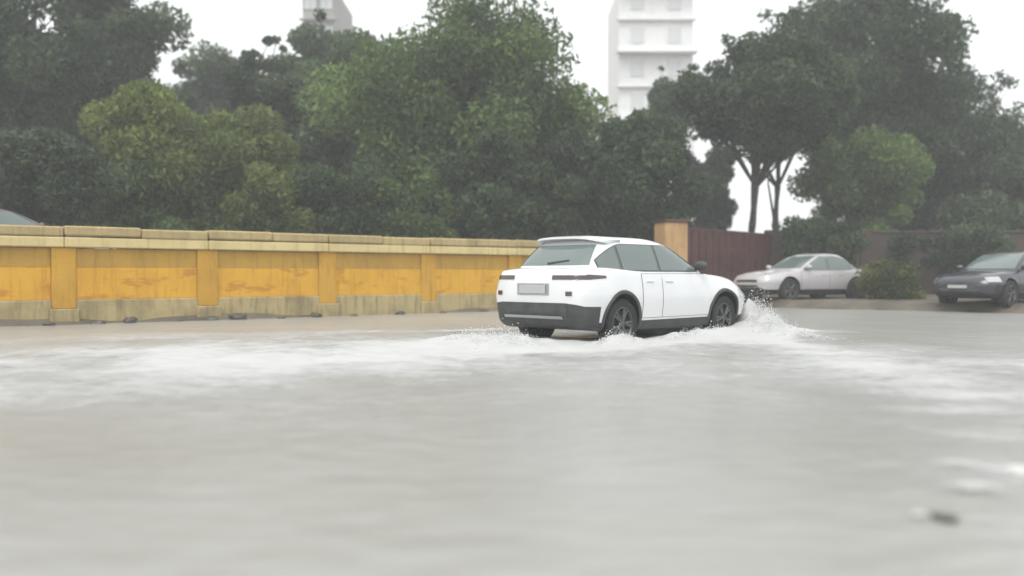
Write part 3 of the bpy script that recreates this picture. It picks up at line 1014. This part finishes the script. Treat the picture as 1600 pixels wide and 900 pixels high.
def tree(name, label, x, d, ytop, ybot, wpx, mat, n=15000, cat='tree', group='trees beyond the wall', clumps=46,
         seed=1, trunk_r=.17, size=.15, base=.2, lean=0.0, shape=(1, 1), trunks=1, depthk=.75, stray=0, radk=1.0):
    """crown between photo rows ytop..ybot, wpx wide, standing at depth d"""
    g = np.random.default_rng(seed)
    X = px(x, d)
    root = empty(name, (X, d, base)); tag(root, label, cat, group)
    zt, zb = pz(ytop, d) - base, pz(ybot, d) - base
    zc, hz, hx = (zt + zb) / 2, (zt - zb) / 2, wpx / FPX * d / 2
    hy = hx * depthk
    nl = max(5, int(clumps / 5))                # main limbs carry lobes, lobes carry clumps
    lb = g.normal(size=(nl, 3)); lb /= np.linalg.norm(lb, axis=1)[:, None]
    lb *= (g.uniform(.5, .98, nl))[:, None]
    li = g.integers(0, nl, clumps)
    u = lb[li] + g.normal(0, .24, size=(clumps, 3))
    q = clumps // 3
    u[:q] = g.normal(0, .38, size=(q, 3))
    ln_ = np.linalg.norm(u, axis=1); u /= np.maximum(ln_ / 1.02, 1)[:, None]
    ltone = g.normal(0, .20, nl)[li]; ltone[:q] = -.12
    taper = 1 - (1 - shape[0]) * np.clip(u[:, 2], 0, 1) - (1 - shape[1]) * np.clip(-u[:, 2], 0, 1)
    C = np.stack([u[:, 0] * hx * taper * .93 + lean * u[:, 2], u[:, 1] * hy * taper * .86, zc + u[:, 2] * hz * .93], -1)
    rad = g.uniform(.14, .40, clumps) * radk * min(hx, hz) + .12
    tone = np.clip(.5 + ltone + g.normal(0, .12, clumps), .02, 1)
    if stray:                                  # loose twigs round the outline
        e = g.normal(size=(stray, 3)); e /= np.linalg.norm(e, axis=1)[:, None]
        C = np.concatenate([C, np.stack([e[:, 0] * hx * .98, e[:, 1] * hy, zc + e[:, 2] * hz * .95], -1)])
        rad = np.concatenate([rad, g.uniform(.08, .16, stray) * min(hx, hz)])
        tone = np.concatenate([tone, g.uniform(.3, .8, stray)])
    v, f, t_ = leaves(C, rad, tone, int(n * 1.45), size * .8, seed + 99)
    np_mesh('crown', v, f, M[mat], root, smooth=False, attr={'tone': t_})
    tb = MB()
    for q in range(trunks):
        ox = 0 if trunks == 1 else (q - (trunks - 1) / 2) * 1.15
        top = Vector((lean * .3 + ox * .7, 0, max(zc + hz * .3, 1.0)))
        pts = [Vector((ox + g.normal(0, .05) * i, g.normal(0, .05) * i, -.3 + (top.z + .3) * i / 6)) for i in range(7)]
        tb.tube(pts, [trunk_r * (1.25 - .16 * i) for i in range(7)], 9)
        tgt = C[np.argsort(-rad)[:26]] if q == 0 else C[np.argsort(-rad)[26:40]]
        if q == 0 and stray: tgt = np.concatenate([tgt, C[clumps:]])
        for c in tgt:
            i = int(np.clip((c[2] - .5) / (top.z + .3) * 5, 2, 5))
            s = pts[i]; e_ = Vector(c)
            mid = s.lerp(e_, .5) + Vector((g.normal(0, .12), g.normal(0, .12), .12))
            tb.tube([s, mid, e_], [trunk_r * .38, trunk_r * .22, trunk_r * .07], 6)
    tb.build('trunk', M['bark'], root, True)
    return root

tree('broad_tree', 'tall dark tree at the left edge with sky gaps near its top', 15, 33, -50, 250, 230, 'leaf_dark', 22000, seed=3, clumps=52, size=.16, stray=10)
tree('broad_tree', 'tall grey green tree left of the bright sky notch', 172, 37, -60, 310, 205, 'leaf_grey', 30000, seed=4, clumps=74, size=.17)
tree('round_tree', 'rounded olive green tree, brightest of the left trees, behind the wall', 320, 29, 138, 335, 330, 'leaf_olive', 30000, seed=5, clumps=74, size=.13, trunk_r=.12)
tree('slender_tree', 'slender dark tree just left of the grey apartment block', 412, 38, 45, 320, 125, 'leaf_dark', 15000, seed=6, clumps=46, size=.15, stray=12, depthk=1)
tree('slender_tree', 'narrow grey tree in front of the grey apartment block', 508, 37, 8, 340, 160, 'leaf_grey', 24000, seed=27, clumps=54, size=.15, stray=8, depthk=1)
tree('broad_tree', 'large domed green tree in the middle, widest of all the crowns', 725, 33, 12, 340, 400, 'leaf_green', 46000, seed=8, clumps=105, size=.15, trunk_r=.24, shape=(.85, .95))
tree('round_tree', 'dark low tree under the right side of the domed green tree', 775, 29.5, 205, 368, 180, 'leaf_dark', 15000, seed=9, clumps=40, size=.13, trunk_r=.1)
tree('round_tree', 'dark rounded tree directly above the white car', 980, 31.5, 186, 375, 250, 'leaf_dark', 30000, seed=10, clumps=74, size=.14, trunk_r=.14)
tree('broad_tree', 'big dark tree with bare twin trunks and pale sky between them', 1195, 34, 40, 255, 270, 'leaf_dark', 36000, seed=12, clumps=80, size=.15, trunk_r=.15, trunks=2, stray=10, base=.25, shape=(.8, 1.1))
tree('broad_tree', 'tallest dark tree at the right with ragged sky gaps', 1330, 39, -50, 262, 330, 'leaf_dark', 25000, radk=.78, seed=13, clumps=66, size=.17, trunk_r=.2, stray=30, base=.25)
tree('round_tree', 'light grey green tree below the tall ragged tree', 1345, 36.5, 215, 385, 190, 'leaf_green', 18000, seed=14, clumps=46, size=.14, trunk_r=.1, base=.25)
tree('broad_tree', 'grey green tree at the right edge above the dark navy car', 1535, 38.5, 172, 390, 290, 'leaf_grey', 30000, seed=15, clumps=70, size=.15, trunk_r=.14, base=.25)
tree('sparse_tree', 'thin twiggy tree against the white sky at far right', 1505, 41, 80, 250, 160, 'leaf_grey', 4200, seed=16, clumps=26, size=.15, trunk_r=.09, stray=24, base=.25)
tree('sparse_tree', 'thin pale tree fringing the bright gap beside the pale apartment block', 1068, 44, 70, 280, 105, 'leaf_grey', 6500, seed=17, clumps=22, size=.16, trunk_r=.09, stray=10)
FT = 'far trees filling the gaps'
tree('far_tree', 'far dark tree filling the gap between the two tall left trees', 95, 47, 90, 390, 230, 'leaf_dark', 16000, seed=70, clumps=44, size=.2, group=FT)
tree('far_tree', 'far grey tree low in the bright sky notch', 310, 48, 88, 390, 190, 'leaf_grey', 14000, seed=78, clumps=44, size=.2, group=FT, stray=10)
tree('far_tree', 'far grey tree hiding the foot of the grey apartment block', 500, 45, 22, 380, 150, 'leaf_grey', 17000, seed=80, clumps=56, size=.19, group=FT)
tree('far_tree', 'far dark tree behind the slender dark tree and the narrow grey tree', 450, 46, 70, 390, 190, 'leaf_dark', 17000, seed=71, clumps=46, size=.2, group=FT)
tree('far_tree', 'far dark tree behind the left flank of the domed green tree', 590, 46, 62, 390, 180, 'leaf_dark', 17000, seed=72, clumps=46, size=.2, group=FT)
tree('far_tree', 'far green tree behind the right flank of the domed green tree', 880, 45, 165, 390, 170, 'leaf_green', 14000, seed=73, clumps=40, size=.19, group=FT)
tree('far_tree', 'far grey tree between the dark rounded tree and the twin trunks', 1095, 46, 205, 390, 120, 'leaf_grey', 11000, seed=74, clumps=34, size=.19, group=FT)
tree('far_tree', 'far grey green tree behind the gap left of the right edge tree', 1425, 47, 130, 400, 220, 'leaf_grey', 20000, seed=75, clumps=52, size=.2, group=FT)
for i, (x, yt, wd, mt, lb) in enumerate((
    (20, 175, 300, 'leaf_grey', 'far grey green tree low behind the left edge tree'),
    (230, 195, 280, 'leaf_dark', 'far dark tree low behind the olive green tree'),
    (400, 205, 260, 'leaf_dark', 'far dark tree low behind the slender dark tree'),
    (540, 190, 260, 'leaf_dark', 'far dark tree low between the narrow grey and domed trees'),
    (680, 200, 280, 'leaf_dark', 'far dark tree low behind the domed green tree trunk'),
    (830, 215, 260, 'leaf_dark', 'far dark tree low behind the low dark tree'),
    (1450, 230, 300, 'leaf_grey', 'far grey tree low behind the brick wall'))):
    tree('far_tree', lb, x, 50 + (i % 3), yt, 425, wd, mt, 17000, seed=90 + i, clumps=60, size=.22, group=FT)
SH = 'shrubs behind the ochre wall'
for i, (x, dd, yt, wd, mt, lb) in enumerate((
    (70, 25.5, 215, 200, 'leaf_grey', 'grey green shrub behind the left end of the wall'),
    (232, 27.0, 255, 170, 'leaf_green', 'green shrub behind the wall under the olive tree, left one'),
    (312, 28.2, 270, 150, 'leaf_green', 'green shrub behind the wall below the middle of the olive tree'),
    (760, 29.2, 280, 150, 'leaf_dark', 'dark shrub behind the wall below the low dark tree'),
    (395, 27.5, 262, 170, 'leaf_olive', 'olive shrub behind the wall under the olive tree, right one'),
    (530, 28.5, 245, 170, 'leaf_dark', 'dark shrub behind the wall below the narrow grey tree'),
    (650, 29.0, 262, 180, 'leaf_green', 'green shrub behind the wall beneath the domed tree'),
    (870, 30.5, 262, 150, 'leaf_dark', 'dark shrub behind the wall just left above the car roof'),
    (985, 33.5, 275, 190, 'leaf_dark', 'dark shrub filling the gap beneath the rounded dark tree'),
    )):
    tree('shrub', lb, x, dd, yt, 405, wd, mt, 10500, 'shrub', SH, 34, 30 + i, .05, .12)
tree('shrub', 'yellow green shrub on the bank between the two parked cars', px(0, 1) and 1395, 26.3, 392, 486, 100, 'leaf_yellow', 4200, 'shrub', None, 22, 51, .03, .075)
tree('shrub', 'low dark shrub at the foot of the brick wall behind the silver car', 1290, 32.6, 345, 440, 170, 'leaf_dark', 7000, 'shrub', None, 26, 52, .04, .11)
tree('shrub', 'low brownish green shrub at the brick wall behind the dark navy car', 1480, 32.4, 352, 450, 220, 'leaf_grey', 8000, 'shrub', None, 26, 53, .04, .11)

# ------------------------------------------------------------------ stones and debris
def stone(name, x, y, z, r, mat, seed, sc=(1, .8, .5)):
    g = np.random.default_rng(seed)
    bm = bmesh.new(); bmesh.ops.create_icosphere(bm, subdivisions=2, radius=1)
    ph = g.uniform(0, 6, 6)
    vv = []
    for p in bm.verts:
        c = p.co
        k = 1 + .22 * math.sin(2.3 * c.x + ph[0]) * math.sin(2.9 * c.y + ph[1]) + .16 * math.sin(4.1 * c.z + ph[2]) + .1 * math.sin(6 * c.x + 5 * c.y + ph[3])
        vv.append((c.x * r * sc[0] * k, c.y * r * sc[1] * k, c.z * r * sc[2] * k))
    ff = [[q.index for q in k.verts] for k in bm.faces]; bm.free()
    o = mesh(name, vv, ff, mat, None, True, (x, y, z)); o.rotation_euler = (0, 0, ph[4])
    return o
ORD = ('first', 'second', 'third', 'fourth', 'fifth', 'sixth', 'seventh', 'eighth', 'ninth', 'tenth', 'eleventh', 'twelfth')
for i, (st, q, r) in enumerate(((-.3, -.42, .10), (.55, -.50, .13), (1.15, -.40, .19), (2.1, -.46, .10), (2.75, -.52, .15), (3.35, -.44, .21),
                                (4.3, -.50, .11), (5.2, -.44, .17), (6.1, -.50, .12), (7.4, -.44, .15), (8.6, -.5, .11), (9.9, -.46, .14))):
    p = W0 + WT * st + WN * (q + .2)
    tag(stone('stone', p[0], p[1], max(float(ground_z(np.array(p[0]), np.array(p[1]))), -.03) + r * .22, r, M['stone'], 200 + i),
        ORD[i] + ' dark muddy stone from the left along the ochre wall foot', 'stone', 'stones along the wall foot')
for (x, y, r, mt, lb) in ((1480, 812, .040, 'stone', 'small dark stone breaking the water near the right corner'),
                          (1525, 766, .050, 'pale_stone', 'pale wet stone above the small dark stone'),
                          (1590, 738, .060, 'pale_stone', 'pale wet stone cut by the right edge'),
                          (1436, 806, .026, 'pale_stone', 'tiny pale stone left of the small dark stone')):
    dd = CAM_H / ((y - HOR) / FPX)
    tag(stone('stone', px(x, dd), dd, .004, r, M[mt], int(x), (1.3, .9, .35)), lb, 'stone')

# ------------------------------------------------------------------ rain haze
hb = MB().box(-75, 75, -6, 110, -1.4, 33)
hz_m = bpy.data.materials.new('rain_haze'); hz_m.use_nodes = True
hn = hz_m.node_tree; hn.nodes.clear()
ho = hn.nodes.new('ShaderNodeOutputMaterial'); hv = hn.nodes.new('ShaderNodeVolumePrincipled')
hv.inputs['Color'].default_value = (.93, .95, .96, 1); hv.inputs['Density'].default_value = .0028
hn.links.new(hv.outputs[0], ho.inputs['Volume'])
tag(hb.build('haze', hz_m), 'pale rain haze in the air', 'haze', kind='stuff')
